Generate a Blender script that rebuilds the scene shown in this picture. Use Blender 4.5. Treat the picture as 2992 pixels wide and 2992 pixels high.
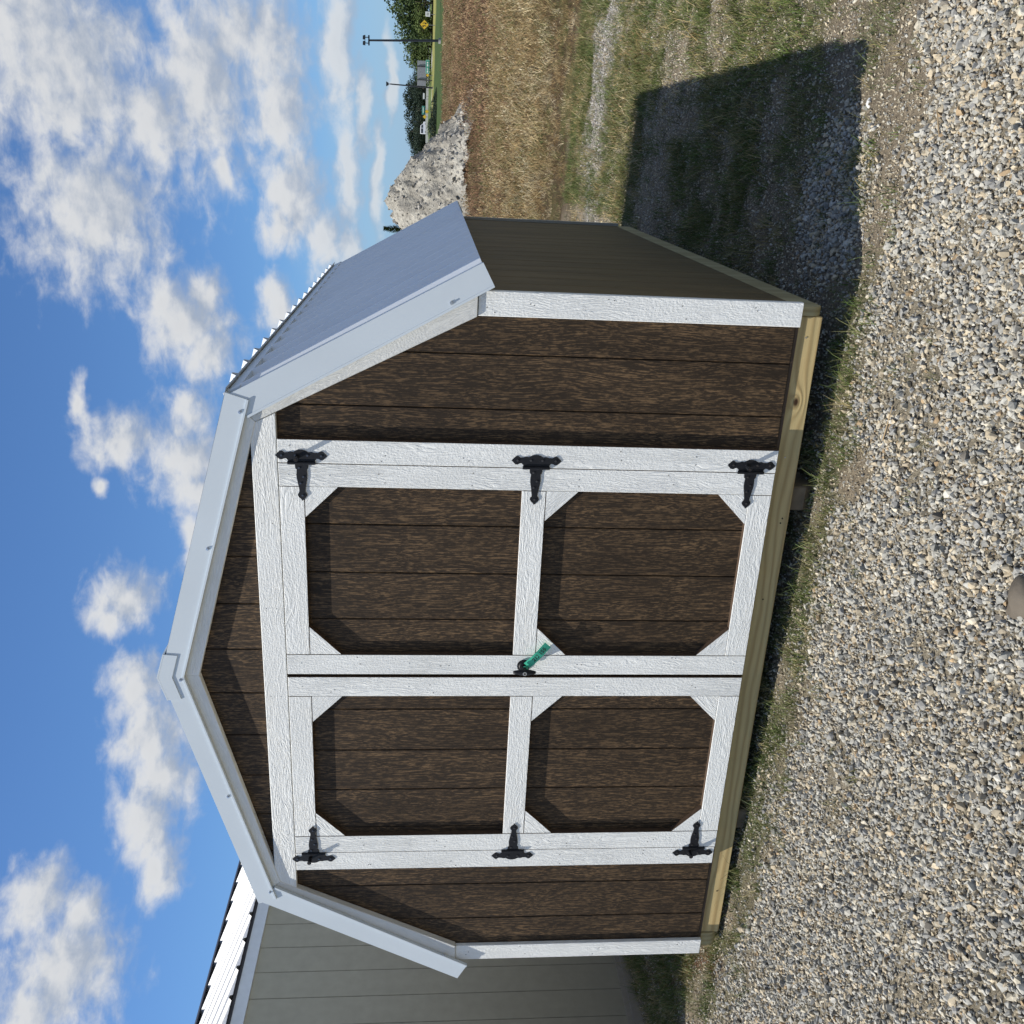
import bpy, bmesh, math, random
import numpy as np
from mathutils import Vector, Matrix, Euler
random.seed(7); rng = np.random.default_rng(7)
for o in list(bpy.data.objects): bpy.data.objects.remove(o)
SC = bpy.context.scene; COL = SC.collection

# ------------------------------------------------------------------ camera, sky, sun, exposure
cam = bpy.data.objects.new('camera', bpy.data.cameras.new('camera')); COL.objects.link(cam)
cx = Vector((0.048792, -0.077154, -0.995825)); cy = Vector((0.93014, 0.366805, 0.017155)); cz = Vector((0.36395, -0.927093, 0.089661))
m3 = Matrix((cx, cy, cz)).transposed()
cam.matrix_world = Matrix.Translation((2.01116, -3.30716, 1.3281)) @ m3.to_4x4()
cam.data.sensor_width = 36; cam.data.lens = 2699.5 / 2992 * 36
cam.data.clip_start = .05; cam.data.clip_end = 6000
SC.camera = cam
SC.view_settings.view_transform = 'Standard'; SC.view_settings.look = 'None'; SC.view_settings.gamma = 1
SC.view_settings.use_curve_mapping = False
SC.view_settings.exposure = 0.40
SC.render.resolution_x = SC.render.resolution_y = 1024

SUND = Vector((.565, .297, -1)).normalized()          # direction the light travels
sun = bpy.data.lights.new('sun', 'SUN'); sun.energy = 4.4; sun.angle = math.radians(.5); sun.color = (1, .95, .87)
so = bpy.data.objects.new('sun', sun); COL.objects.link(so); so.rotation_euler = SUND.to_track_quat('-Z', 'Y').to_euler()
so.location = (-8, -6, 14)

W = bpy.data.worlds.new('World'); SC.world = W; W.use_nodes = True
SKY_STRENGTH = .073
# soft cumulus: (azimuth, elevation, half width, half height) in radians
CLOUDS = [(-0.078, 0.327, 0.062, 0.054), (0.051, 0.338, 0.08, 0.067), (0.094, 0.358, 0.034, 0.042), (0.049, 0.223, 0.078, 0.038), (0.091, 0.194, 0.039, 0.029), (0.009, 0.267, 0.038, 0.028), (0.039, 0.152, 0.069, 0.027), (-0.054, 0.14, 0.042, 0.026), (-0.083, 0.161, 0.023, 0.014), (0.093, 0.166, 0.031, 0.022), (0.079, 0.093, 0.058, 0.016), (-0.031, 0.085, 0.059, 0.012), (0.034, 0.069, 0.042, 0.007), (-0.029, 0.056, 0.045, 0.005), (0.059, 0.045, 0.032, 0.004), (-0.098, 0.107, 0.03, 0.018), (-0.103, 0.083, 0.021, 0.011), (-0.03, 0.212, 0.017, 0.011), (-0.186, 0.251, 0.038, 0.031), (-0.163, 0.268, 0.029, 0.022), (-0.21, 0.226, 0.032, 0.023), (-0.156, 0.233, 0.024, 0.018), (-0.167, 0.161, 0.026, 0.017), (-0.266, 0.343, 0.02, 0.006), (-0.309, 0.313, 0.022, 0.029), (-0.321, 0.253, 0.042, 0.033), (-0.36, 0.24, 0.028, 0.026), (-0.274, 0.248, 0.019, 0.02), (-0.355, 0.329, 0.009, 0.006), (-0.469, 0.305, 0.026, 0.027), (-0.491, 0.318, 0.019, 0.017), (-0.413, 0.247, 0.028, 0.009), (-0.564, 0.292, 0.026, 0.021), (-0.612, 0.271, 0.04, 0.029), (-0.654, 0.258, 0.031, 0.029), (-0.694, 0.269, 0.033, 0.022), (-0.734, 0.253, 0.027, 0.017), (-0.765, 0.357, 0.029, 0.026), (-0.826, 0.322, 0.039, 0.046), (-0.856, 0.346, 0.026, 0.034), (-0.776, 0.317, 0.021, 0.016)]

class NT:
    def __init__(s, nt): s.t = nt; s.n = nt.nodes; s.l = nt.links
    def new(s, typ, ins=None, **kw):
        n = s.n.new(typ)
        for k, v in kw.items(): setattr(n, k, v)
        for k, v in (ins or {}).items():
            if hasattr(v, 'is_linked'): s.l.new(v, n.inputs[k])
            else: n.inputs[k].default_value = v
        return n
    def math(s, op, a, b=0., c=0., clamp=False):
        return s.new('ShaderNodeMath', {0: a, 1: b, 2: c}, operation=op, use_clamp=clamp).outputs[0]
    def vm(s, op, a, b=(0, 0, 0)):
        n = s.new('ShaderNodeVectorMath', {0: a, 1: b}, operation=op)
        return n.outputs['Value'] if op in ('LENGTH', 'DOT_PRODUCT', 'DISTANCE') else n.outputs[0]
    def noise(s, vec, scale, detail=3., rough=.5, dist=0., color=False, **k):
        n = s.new('ShaderNodeTexNoise', {'Vector': vec, 'Scale': scale, 'Detail': detail, 'Roughness': rough, 'Distortion': dist}, **k)
        return n.outputs['Color' if color else 0]
    def mr(s, v, a, b, c=0., d=1., smooth=False):
        return s.new('ShaderNodeMapRange', {0: v, 1: a, 2: b, 3: c, 4: d}, interpolation_type='SMOOTHSTEP' if smooth else 'LINEAR').outputs[0]
    def mix(s, f, a, b, blend='MIX'):
        n = s.new('ShaderNodeMix', data_type='RGBA', blend_type=blend)
        for i, v in ((0, f), (6, a), (7, b)):
            if hasattr(v, 'is_linked'): s.l.new(v, n.inputs[i])
            else: n.inputs[i].default_value = v if i == 0 else (*v, 1)
        return n.outputs[2]

def cloud_group():
    g = bpy.data.node_groups.new('cloud_density', 'ShaderNodeTree')
    g.interface.new_socket('P', in_out='INPUT', socket_type='NodeSocketVector')
    g.interface.new_socket('D', in_out='OUTPUT', socket_type='NodeSocketFloat')
    t = NT(g); gi = t.n.new('NodeGroupInput'); go = t.n.new('NodeGroupOutput'); P = gi.outputs[0]
    w = t.vm('SUBTRACT', t.noise(P, 14., 4., .55, color=True), (.5, .5, .5))
    Q = t.vm('ADD', P, t.vm('MULTIPLY', w, (.05, .035, 0)))
    acc = None
    for a, e, rx, ry in CLOUDS:
        q = t.vm('MULTIPLY', t.vm('SUBTRACT', Q, (a, e, 0)), (1 / (rx * 1.36), 1 / (ry * 1.30), 0))
        d = t.math('SUBTRACT', 1.08, t.vm('LENGTH', q))
        acc = d if acc is None else t.new('ShaderNodeMath', {0: acc, 1: d, 2: .25}, operation='SMOOTH_MAX').outputs[0]
    # broken cumulus all round the rest of the sky
    far = t.mr(t.vm('LENGTH', t.vm('MULTIPLY', t.vm('SUBTRACT', P, (-.38, .12, 0)), (1 / .62, 1 / .36, 0))), .95, 1.25, 0, 1, True)
    gen = t.math('MULTIPLY', t.math('SUBTRACT', t.noise(t.vm('MULTIPLY', P, (1, 1.7, 1)), 5., 3., .5), .5), 5.)
    gen = t.math('SUBTRACT', gen, t.math('MULTIPLY', t.math('SUBTRACT', 1., far), 3.))
    acc = t.math('MAXIMUM', acc, gen)
    f1 = t.noise(t.vm('MULTIPLY', P, (1, 1.7, 1)), 30., 8., .60, .25)
    acc = t.math('ADD', t.math('MAXIMUM', acc, -1.), t.math('MULTIPLY', t.math('SUBTRACT', f1, .5), 1.7))
    t.l.new(acc, go.inputs[0]); return g

t = NT(W.node_tree); t.n.clear()
outw = t.n.new('ShaderNodeOutputWorld'); bg = t.n.new('ShaderNodeBackground'); t.l.new(bg.outputs[0], outw.inputs[0])
sky = t.new('ShaderNodeTexSky', sky_type='NISHITA', sun_disc=False)
back = -SUND
sky.sun_elevation = math.asin(back.z); sky.sun_rotation = math.atan2(back.x, back.y); sky.air_density = 1.; sky.dust_density = .6; sky.ozone_density = 1.6
tc = t.n.new('ShaderNodeTexCoord'); D = t.vm('NORMALIZE', tc.outputs['Generated'])
sp = t.new('ShaderNodeSeparateXYZ', {0: D})
az = t.math('ARCTAN2', sp.outputs[0], sp.outputs[1]); el = t.math('ARCSINE', sp.outputs[2])
P = t.new('ShaderNodeCombineXYZ', {0: az, 1: el, 2: 0.}).outputs[0]
G = cloud_group()
g1 = t.new('ShaderNodeGroup', node_tree=G); t.l.new(P, g1.inputs[0])
g2 = t.new('ShaderNodeGroup', node_tree=G); t.l.new(t.vm('ADD', P, (-.012, .016, 0)), g2.inputs[0])
d1, d2 = g1.outputs[0], g2.outputs[0]
mask = t.mr(d1, -.25, .80, 0, 1, True)
shade = t.math('SUBTRACT', d1, d2)                                   # >0: side turned to the sun
lit = t.mr(shade, -.6, .6, 0, 1, True)
thick = t.mr(d1, .3, 1.5, 0, 1, True)
lum = t.math('SUBTRACT', t.math('ADD', t.math('MULTIPLY', lit, .30), 1.0), t.math('MULTIPLY', thick, .10))
skyc = t.vm('MULTIPLY', sky.outputs[0], (SKY_STRENGTH * .66, SKY_STRENGTH * .98, SKY_STRENGTH * 1.36))
cc = t.mix(lit, (.30, .345, .42), (.44, .445, .45))
cc = t.vm('MULTIPLY', cc, t.new('ShaderNodeCombineXYZ', {0: lum, 1: lum, 2: lum}).outputs[0])
low = t.mr(el, .0, .14, .6, 1.)
hz = t.mr(el, -.02, .17, .75, 0., True)
skyc = t.mix(hz, skyc, (.26, .385, .56))
final = t.mix(t.math('MULTIPLY', t.math('MULTIPLY', mask, low), .95), skyc, cc)
t.l.new(final, bg.inputs[0]); bg.inputs[1].default_value = 1.0
W.cycles.sampling_method = 'MANUAL'; W.cycles.sample_map_resolution = 512

# ------------------------------------------------------------------ helpers
def link(o, parent=None):
    COL.objects.link(o)
    if parent is not None: o.parent = parent
    return o
def tag(o, label=None, cat=None, group=None, kind=None):
    if label: o['label'] = label
    if cat: o['category'] = cat
    if group: o['group'] = group
    if kind: o['kind'] = kind
    return o
def empty(name, loc=(0, 0, 0), rz=0):
    o = bpy.data.objects.new(name, None); o.location = loc; o.rotation_euler = (0, 0, rz); o.empty_display_size = .1
    return link(o)
def mesh(name, V, F, mat=None, parent=None, smooth=False, bevel=0):
    me = bpy.data.meshes.new(name); me.from_pydata([tuple(map(float, v)) for v in V], [], [tuple(f) for f in F]); me.update()
    if mat: me.materials.append(mat)
    if smooth: me.polygons.foreach_set('use_smooth', [True] * len(me.polygons))
    o = link(bpy.data.objects.new(name, me), parent)
    if bevel:
        b = o.modifiers.new('bevel', 'BEVEL'); b.width = bevel; b.segments = 1; b.limit_method = 'ANGLE'; b.angle_limit = math.radians(40)
    return o
def fast(name, V, F, mat=None, parent=None, smooth=False):
    V = np.asarray(V, dtype=np.float32); F = np.asarray(F, dtype=np.int32); k = F.shape[1]
    me = bpy.data.meshes.new(name); me.vertices.add(len(V)); me.vertices.foreach_set('co', V.ravel())
    me.loops.add(F.size); me.loops.foreach_set('vertex_index', F.ravel())
    me.polygons.add(len(F)); me.polygons.foreach_set('loop_start', np.arange(0, F.size, k, dtype=np.int32))
    me.update(calc_edges=True)
    if smooth: me.polygons.foreach_set('use_smooth', np.ones(len(F), bool))
    if mat: me.materials.append(mat)
    return link(bpy.data.objects.new(name, me), parent)
def box(name, a, b, mat, parent=None, bevel=0):
    (x0, y0, z0), (x1, y1, z1) = a, b
    V = [(x0, y0, z0), (x1, y0, z0), (x1, y1, z0), (x0, y1, z0), (x0, y0, z1), (x1, y0, z1), (x1, y1, z1), (x0, y1, z1)]
    F = [(0, 3, 2, 1), (4, 5, 6, 7), (0, 1, 5, 4), (1, 2, 6, 5), (2, 3, 7, 6), (3, 0, 4, 7)]
    return mesh(name, V, F, mat, parent, bevel=bevel)
def area(p): return sum(p[i][0] * p[(i + 1) % len(p)][1] - p[(i + 1) % len(p)][0] * p[i][1] for i in range(len(p))) / 2
def prism(name, poly, y0, y1, mat, parent=None, bevel=0, plane='xz'):
    """poly in (x,z) extruded along y, or (y,z) along x"""
    if area(poly) < 0: poly = poly[::-1]
    n = len(poly)
    if plane == 'xz': V = [(p[0], y0, p[1]) for p in poly] + [(p[0], y1, p[1]) for p in poly]
    else: V = [(y1, p[0], p[1]) for p in poly] + [(y0, p[0], p[1]) for p in poly]
    F = [tuple(range(n)), tuple(range(2 * n - 1, n - 1, -1))] + [(i, i + n, (i + 1) % n + n, (i + 1) % n) for i in range(n)]
    return mesh(name, V, F, mat, parent, bevel=bevel)
def brown_edges(o):
    o.data.materials.append(EDGE)
    for p in o.data.polygons:
        if abs(p.normal.y) < .5: p.material_index = 1
    return o
def clip(poly, nx, nz, c):
    out = []
    for i in range(len(poly)):
        a, b = poly[i], poly[(i + 1) % len(poly)]
        da, db = nx * a[0] + nz * a[1] - c, nx * b[0] + nz * b[1] - c
        if da <= 0: out.append(a)
        if da * db < 0:
            s = da / (da - db); out.append((a[0] + (b[0] - a[0]) * s, a[1] + (b[1] - a[1]) * s))
    return out
def cyl(name, a, b, r, mat, parent=None, r2=None, n=16, smooth=True):
    a, b = Vector(a), Vector(b); r2 = r if r2 is None else r2
    q = (b - a).normalized().to_track_quat('Z', 'Y')
    V = []; 
    for c, rr in ((a, r), (b, r2)):
        for i in range(n): V.append(c + q @ Vector((math.cos(i * 2 * math.pi / n) * rr, math.sin(i * 2 * math.pi / n) * rr, 0)))
    F = [(i, (i + 1) % n, (i + 1) % n + n, i + n) for i in range(n)] + [tuple(range(n - 1, -1, -1)), tuple(range(n, 2 * n))]
    return mesh(name, V, F, mat, parent)
def copy_tree(o, parent=None, maps=None):
    c = o.copy(); COL.objects.link(c)
    if parent is not None: c.parent = parent
    for ch in [x for x in bpy.data.objects if x.parent == o]: copy_tree(ch, c)
    return c

# numpy value noise
_T = rng.random((256, 256)).astype(np.float32)
def vnoise(x, y):
    xi = np.floor(x).astype(int); yi = np.floor(y).astype(int); fx = x - xi; fy = y - yi
    fx = fx * fx * (3 - 2 * fx); fy = fy * fy * (3 - 2 * fy)
    a = _T[xi & 255, yi & 255]; b = _T[(xi + 1) & 255, yi & 255]; c = _T[xi & 255, (yi + 1) & 255]; d = _T[(xi + 1) & 255, (yi + 1) & 255]
    return (a * (1 - fx) + b * fx) * (1 - fy) + (c * (1 - fx) + d * fx) * fy
def fbm(x, y, o=4):
    s = 0; amp = .5; tot = 0
    for i in range(o):
        s = s + vnoise(x * 2 ** i + 17.3 * i, y * 2 ** i + 5.1 * i) * amp; tot += amp; amp *= .5
    return s / tot
def sst(x, a, b): q = np.clip((x - a) / (b - a), 0, 1); return q * q * (3 - 2 * q)

# ------------------------------------------------------------------ materials
def new_mat(name):
    m = bpy.data.materials.new(name); m.use_nodes = True; t = NT(m.node_tree)
    return m, t, t.n['Principled BSDF']
def plain(name, col, rough=.6, metal=0., var=.12, scale=30., bump=0., spec=.5):
    m, t, b = new_mat(name); co = t.n.new('ShaderNodeTexCoord').outputs['Object']
    n = t.noise(co, scale, 4.)
    f = t.mr(n, .25, .75, 1 - var, 1 + var)
    c = t.vm('MULTIPLY', t.new('ShaderNodeCombineXYZ', {0: f, 1: f, 2: f}).outputs[0], col)
    t.l.new(c, b.inputs['Base Color']); b.inputs['Roughness'].default_value = rough; b.inputs['Metallic'].default_value = metal
    b.inputs['Specular IOR Level'].default_value = spec
    if bump:
        bp = t.new('ShaderNodeBump', {'Strength': 1., 'Distance': bump, 'Height': n}); t.l.new(bp.outputs[0], b.inputs['Normal'])
    return m
def grain_coords(t, ang):
    co = t.n.new('ShaderNodeTexCoord').outputs['Object']
    rnd = t.n.new('ShaderNodeObjectInfo').outputs['Random']
    mp = t.new('ShaderNodeMapping', {'Vector': co, 'Rotation': (0, math.radians(ang), 0)}).outputs[0]
    off = t.new('ShaderNodeCombineXYZ', {0: t.math('MULTIPLY', rnd, 37.), 1: t.math('MULTIPLY', rnd, 11.), 2: t.math('MULTIPLY', rnd, 53.)}).outputs[0]
    return t.vm('ADD', mp, off), rnd, co
def siding_mat(name, dark, tan, k=1., streak=1.):
    """embossed, brown stained lap siding: dark boards with tan grain ridges along the board"""
    m, t, b = new_mat(name); P, rnd, co = grain_coords(t, 0)
    wob = t.vm('SUBTRACT', t.noise(t.vm('MULTIPLY', P, (5., 5., 1.6)), 1., 2., color=True), (.5, .5, .5))
    Q = t.vm('ADD', P, t.vm('MULTIPLY', wob, (.09, .09, .0)))
    g = t.noise(t.vm('MULTIPLY', Q, (330., 330., 9.)), 1., 4., .62)
    chop = t.noise(t.vm('MULTIPLY', P, (120., 120., 45.)), 1., 3., .6)
    reg = t.noise(t.vm('MULTIPLY', P, (9., 9., 1.7)), 1., 3., .55)
    v = t.math('ADD', g, t.math('MULTIPLY', t.math('SUBTRACT', chop, .5), .42))
    s = t.mr(v, .50, .62, 0, 1)
    s = t.math('MULTIPLY', s, t.mr(reg, .34, .60, .50, 1.))
    base = t.mix(t.mr(reg, .35, .65), dark, tuple(min(1, c * 1.45) for c in dark))
    c = t.mix(t.math('MULTIPLY', s, .75 * streak, clamp=True), base, tan)
    t.l.new(c, b.inputs['Base Color']); b.inputs['Roughness'].default_value = .62; b.inputs['Specular IOR Level'].default_value = .22
    bp = t.new('ShaderNodeBump', {'Strength': .9, 'Distance': .0012, 'Height': v}); t.l.new(bp.outputs[0], b.inputs['Normal'])
    return m
def trim_mat(name, ang, col=(.86, .865, .825), depth=.0016):
    """white painted boards with an embossed cedar grain along the board"""
    m, t, b = new_mat(name); P, rnd, co = grain_coords(t, ang)
    wob = t.vm('SUBTRACT', t.noise(t.vm('MULTIPLY', P, (9., 9., 2.2)), 1., 2., .5, color=True), (.5, .5, .5))
    Q = t.vm('ADD', P, t.vm('MULTIPLY', wob, (.13, .13, .0)))
    g = t.noise(t.vm('MULTIPLY', Q, (120., 120., 10.)), 1., 3., .55)
    g2 = t.noise(t.vm('MULTIPLY', P, (130., 130., 120.)), 1., 2., .5)
    reg = t.mr(t.noise(t.vm('MULTIPLY', P, (5., 5., 2.4)), 1., 2.), .42, .58, 0, 1)
    ridges = t.math('ABSOLUTE', t.math('SUBTRACT', g, .5))
    ridges = t.mr(ridges, 0., .12, 0., 1.)
    h = t.math('ADD', t.math('MULTIPLY', ridges, t.math('ADD', .35, t.math('MULTIPLY', reg, .55))), t.math('MULTIPLY', g2, t.math('SUBTRACT', 1.15, reg)))
    f = t.mr(t.noise(P, 3., 3.), .3, .7, .95, 1.03)
    f = t.math('MULTIPLY', f, t.mr(ridges, 0., .6, .93, 1.))
    c = t.vm('MULTIPLY', t.new('ShaderNodeCombineXYZ', {0: f, 1: f, 2: f}).outputs[0], col)
    t.l.new(c, b.inputs['Base Color']); b.inputs['Roughness'].default_value = .5; b.inputs['Specular IOR Level'].default_value = .3
    bp = t.new('ShaderNodeBump', {'Strength': .85, 'Distance': depth, 'Height': h}); t.l.new(bp.outputs[0], b.inputs['Normal'])
    return m
def lumber_mat(name, ang, knot=None, light=(.60, .46, .22), dark=(.36, .24, .10)):
    m, t, b = new_mat(name); P, rnd, co = grain_coords(t, ang)
    sp = t.new('ShaderNodeSeparateXYZ', {0: co})
    wob = t.noise(t.vm('MULTIPLY', P, (8., 8., 1.3)), 1., 3., .5)
    across = sp.outputs[2] if ang == 90 else sp.outputs[0]
    along = sp.outputs[0] if ang == 90 else sp.outputs[1]
    ph = t.math('ADD', t.math('MULTIPLY', across, 62.), t.math('MULTIPLY', wob, 5.))
    if knot:
        kx, kz = knot
        dx = t.math('SUBTRACT', sp.outputs[0], kx); dz = t.math('SUBTRACT', sp.outputs[2], kz)
        r2 = t.math('ADD', t.math('MULTIPLY', t.math('MULTIPLY', dx, dx), .35), t.math('MULTIPLY', dz, dz))
        kk = t.math('DIVIDE', .0022, t.math('ADD', r2, .00045))
        ph = t.math('ADD', ph, kk)
    w = t.math('ADD', t.math('MULTIPLY', t.math('SINE', t.math('MULTIPLY', ph, 3.1)), .5), .5)
    w = t.math('POWER', w, 1.6)
    fine = t.noise(t.vm('MULTIPLY', P, (260., 260., 9.)), 1., 2.)
    c = t.mix(t.math('MULTIPLY', w, .72), light, dark)
    c = t.mix(t.mr(fine, .35, .7, 0, .25), c, dark)
    c = t.mix(t.mr(t.noise(co, 5., 3.), .4, .7, 0, .30), c, (.40, .34, .17))
    if knot:
        kf = t.mr(r2, .00003, .0002, 1., 0.)
        c = t.mix(kf, c, (.05, .025, .012))
    t.l.new(c, b.inputs['Base Color']); b.inputs['Roughness'].default_value = .65; b.inputs['Specular IOR Level'].default_value = .25
    bp = t.new('ShaderNodeBump', {'Strength': .5, 'Distance': .0012, 'Height': w}); t.l.new(bp.outputs[0], b.inputs['Normal'])
    return m

SID = siding_mat('brown_siding', (.027, .0185, .0115), (.22, .138, .070))
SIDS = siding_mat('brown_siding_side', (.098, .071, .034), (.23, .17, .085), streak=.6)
LAP = plain('siding_backing', (.06, .038, .022), .7)
TV = trim_mat('white_trim_upright', 0); TH = trim_mat('white_trim_level', 90)
TD1 = trim_mat('white_trim_diagonal_a', 45); TD2 = trim_mat('white_trim_diagonal_b', -45)
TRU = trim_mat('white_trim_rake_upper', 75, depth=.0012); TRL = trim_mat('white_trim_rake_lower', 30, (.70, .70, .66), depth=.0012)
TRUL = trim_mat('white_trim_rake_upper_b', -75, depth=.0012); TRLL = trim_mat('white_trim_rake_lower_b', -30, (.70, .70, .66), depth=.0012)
LUM = lumber_mat('treated_lumber', 90, knot=(1.175, -.052)); LUMS = lumber_mat('treated_lumber_side', 0, light=(.42, .36, .2), dark=(.27, .21, .1))
SKID = plain('weathered_skid', (.16, .12, .075), .8, var=.35, scale=18., bump=.002)
WMET = plain('white_steel_trim', (.60, .66, .70), .38, var=.03, scale=4.)
RMET = plain('white_steel_roof', (.74, .78, .82), .5, var=.04, scale=3.)
BLK = plain('black_iron', (.009, .010, .013), .55, var=.3, scale=60., bump=.0004, spec=.3)
CHR = plain('zinc_screw', (.55, .56, .58), .3, metal=.9)
GRN = plain('green_tape', (.06, .50, .32), .45, var=.08, scale=50., bump=.0005)
INK = plain('ink', (.02, .03, .03), .7)
EDGE = plain('brown_board_edge', (.075, .045, .026), .7, var=.25, scale=50.)
DARK = plain('dark_interior', (.02, .015, .011), .9)

# ------------------------------------------------------------------ brown storage shed
S8 = .2032; GX0 = .713
shed = empty('storage_shed', (0, 0, 0))
tag(shed, 'brown wood barn shed with white trim, double doors and white metal gambrel roof', 'shed', 'storage sheds')
DEP = 3.66
wallpoly = [(-1.53, 0), (1.53, 0), (1.53, 1.15), (1.115, 2.015), (0, 2.30), (-1.115, 2.015), (-1.53, 1.15)]
prism('wall_core', [(-1.50, 0), (1.50, 0), (1.50, 1.15), (1.10, 1.985), (0, 2.27), (-1.10, 1.985), (-1.50, 1.15)], .0135, DEP - .03, LAP, shed)
grooves = [GX0 - S8 * k for k in range(-6, 14)]
def plank(nm, poly, parent, mat=SID, ya=0., yb=.0125):
    if len(poly) >= 3 and abs(area(poly)) > 2e-4: return prism(nm, poly, ya, yb, mat, parent, bevel=.0028)
gl = sorted(grooves)
for a, b in zip(gl[:-1], gl[1:]):
    a += .0016; b -= .0016
    full = clip(clip(wallpoly, -1, 0, -a), 1, 0, b)
    if len(full) < 3: continue
    for part in (clip(full, 1, 0, -.912), clip(full, -1, 0, -.912), clip(clip(clip(full, -1, 0, .908), 1, 0, .908), 0, -1, -1.90)):
        plank('siding_plank', part, shed)
# thin starter strip under the siding
box('starter_strip', (-1.5, .004, -.0125), (-.91, .0128, -.0008), LAP, shed); box('starter_strip', (.91, .004, -.0125), (1.5, .0128, -.0008), LAP, shed)
# right and left side walls, planks 8 in wide between grooves
for sx in (1, -1):
    ys = [.11 + S8 * k for k in range(-1, 19)]
    for a, b in zip(ys[:-1], ys[1:]):
        a = max(a + .0016, .0145); b = min(b - .0016, DEP - .001)
        if b - a < .02: continue
        xa, xb = (1.522, 1.5355) if sx > 0 else (-1.5355, -1.522)
        prism('siding_plank', [(a, 0), (b, 0), (b, 1.20), (a, 1.20)], xa, xb, SIDS, shed, bevel=.0028, plane='yz')
    x0, x1 = sorted((sx * 1.501, sx * 1.521)); box('wall_sheathing', (x0, .014, 0.001), (x1, DEP - .03, 1.19), LAP, shed)
    x0, x1 = sorted((sx * 1.5365, sx * 1.553)); box('corner_board', (x0, DEP - .03, -.01), (x1, DEP + .02, 1.17), plain('back_corner_trim', (.35, .34, .29), .6) if sx > 0 else TV, shed)
box('rear_wall', (-1.5355, DEP - .028, 0), (1.5355, DEP, 1.18), SIDS, shed)
# corner boards of the front
box('corner_board', (1.4625, -.0195, -.0095), (1.551, -.0005, 1.1665), TV, shed, bevel=.002)
box('corner_board', (1.5362, .0, -.0095), (1.5508, .006, 1.15), TV, shed)
box('corner_board', (-1.554, -.0195, -.0095), (-1.4685, -.0005, 1.1685), TV, shed, bevel=.002)
# jamb boards and header
brown_edges(box('jamb_board', (.9028, -.0262, -.001), (.9935, -.0005, 1.8835), TV, shed, bevel=.0015))
brown_edges(box('jamb_board', (-.9965, -.0262, .002), (-.9017, -.0005, 1.8835), TV, shed, bevel=.0015))
prism('header_board', [(-1.10, 1.8855), (1.09, 1.8855), (1.045, 1.978), (-1.06, 1.978)], -.0258, -.0005, TH, shed, bevel=.002)
# doors
def door(sx, gap):
    g0, g1 = gap, .9015
    def X(v): return sx * v
    d = box('door', tuple(sorted((X(g0 + .002), X(g1 - .002))))[0:1] + (.0128, .004), (max(X(g0 + .002), X(g1 - .002)), .0134, 1.880), LAP, shed)
    def bd(nm, xa, xb, za, zb, mat):
        a, b = sorted((X(xa), X(xb))); return brown_edges(box(nm, (a, -.0265, za), (b, -.0008, zb), mat, d, bevel=.0015))
    bd('stile', g0, g0 + .0905, 0, 1.883, TV); bd('stile', .8115, g1, 0, 1.883, TV)
    i0, i1 = g0 + .0915, .8105
    bd('rail', i0, i1, 0, .0885, TH); bd('rail', i0, i1, .8845, .9765, TH); bd('rail', i0, i1, 1.792, 1.883, TH)
    L = .125
    for (xc, zc, ux, uz) in [(i1, 1.7912, -1, -1), (i0, 1.7912, 1, -1), (i1, .0893, -1, 1), (i0, .0893, 1, 1), (i1, .8837, -1, -1), (i0, .8837, 1, -1)]:
        pl = [(X(xc), zc), (X(xc + ux * L), zc), (X(xc), zc + uz * L)]
        brown_edges(prism('corner_brace', pl, -.0258, -.0008, TD1 if (ux * sx * uz) > 0 else TD2, d, bevel=.0012))
    gr = {1: [.651, .448, .244], -1: [-.179, -.382, -.585, -.788]}[sx]
    e = sorted([X(g0 + .004), X(g1 - .004)] + gr)
    for a, b in zip(e[:-1], e[1:]):
        for za, zb in ((.06, .91), (.95, 1.83)):
            plank('door_plank', [(a + .0016, za), (b - .0016, za), (b - .0016, zb), (a + .0016, zb)], d)
    return d
dr = door(1, .005); dl = door(-1, .0085)
# screw heads of the corner braces and rails (filled nail marks)
def dimple(x, z, y=-.0272, r=.0028, par=shed): cyl('screw', (x, y - .0006, z), (x, y + .002, z), r, TV, par, n=8)
for sx in (1, -1):
    for z in (1.85, 1.70, .95, .91, .05, 1.82): dimple(sx * .855, z)
    for z in (1.83, .94, .05, .62, 1.4): dimple(sx * .05 + .005 * sx, z)

NH = plain('nail_dimple', (.22, .21, .19), .6); rn = random.Random(5)
for x0, x1, zs in ((1.475, 1.54, [.15, .42, .70, .98, 1.12]), (-1.54, -1.48, [.12, .5, .85, 1.1]), (.915, .982, [.3, .62, 1.2, 1.5, 1.84]), (-.985, -.915, [.35, .7, 1.2, 1.55]), (.825, .89, [.4, .75, 1.15, 1.5]), (-.89, -.825, [.3, .7, 1.25, 1.6]), (-.09, -.02, [.2, .5, .85, 1.3, 1.7]), (.02, .085, [.3, .7, 1.25, 1.6])):
    for z in zs:
        for q in (0, 1):
            x = rn.uniform(x0, x1); zz = z + rn.uniform(-.02, .02); yy = -.0265 if abs(x) < .99 else -.0195
            cyl('nail', (x, yy + .0005, zz), (x, yy - .0006, zz), .0024, NH, shed, n=7)
for x in (-.8, -.45, -.1, .3, .66, .9):
    for z in (1.91, 1.95): cyl('nail', (x, -.0253, z + .004), (x, -.0260, z + .004), .0022, NH, shed, n=7)
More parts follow.
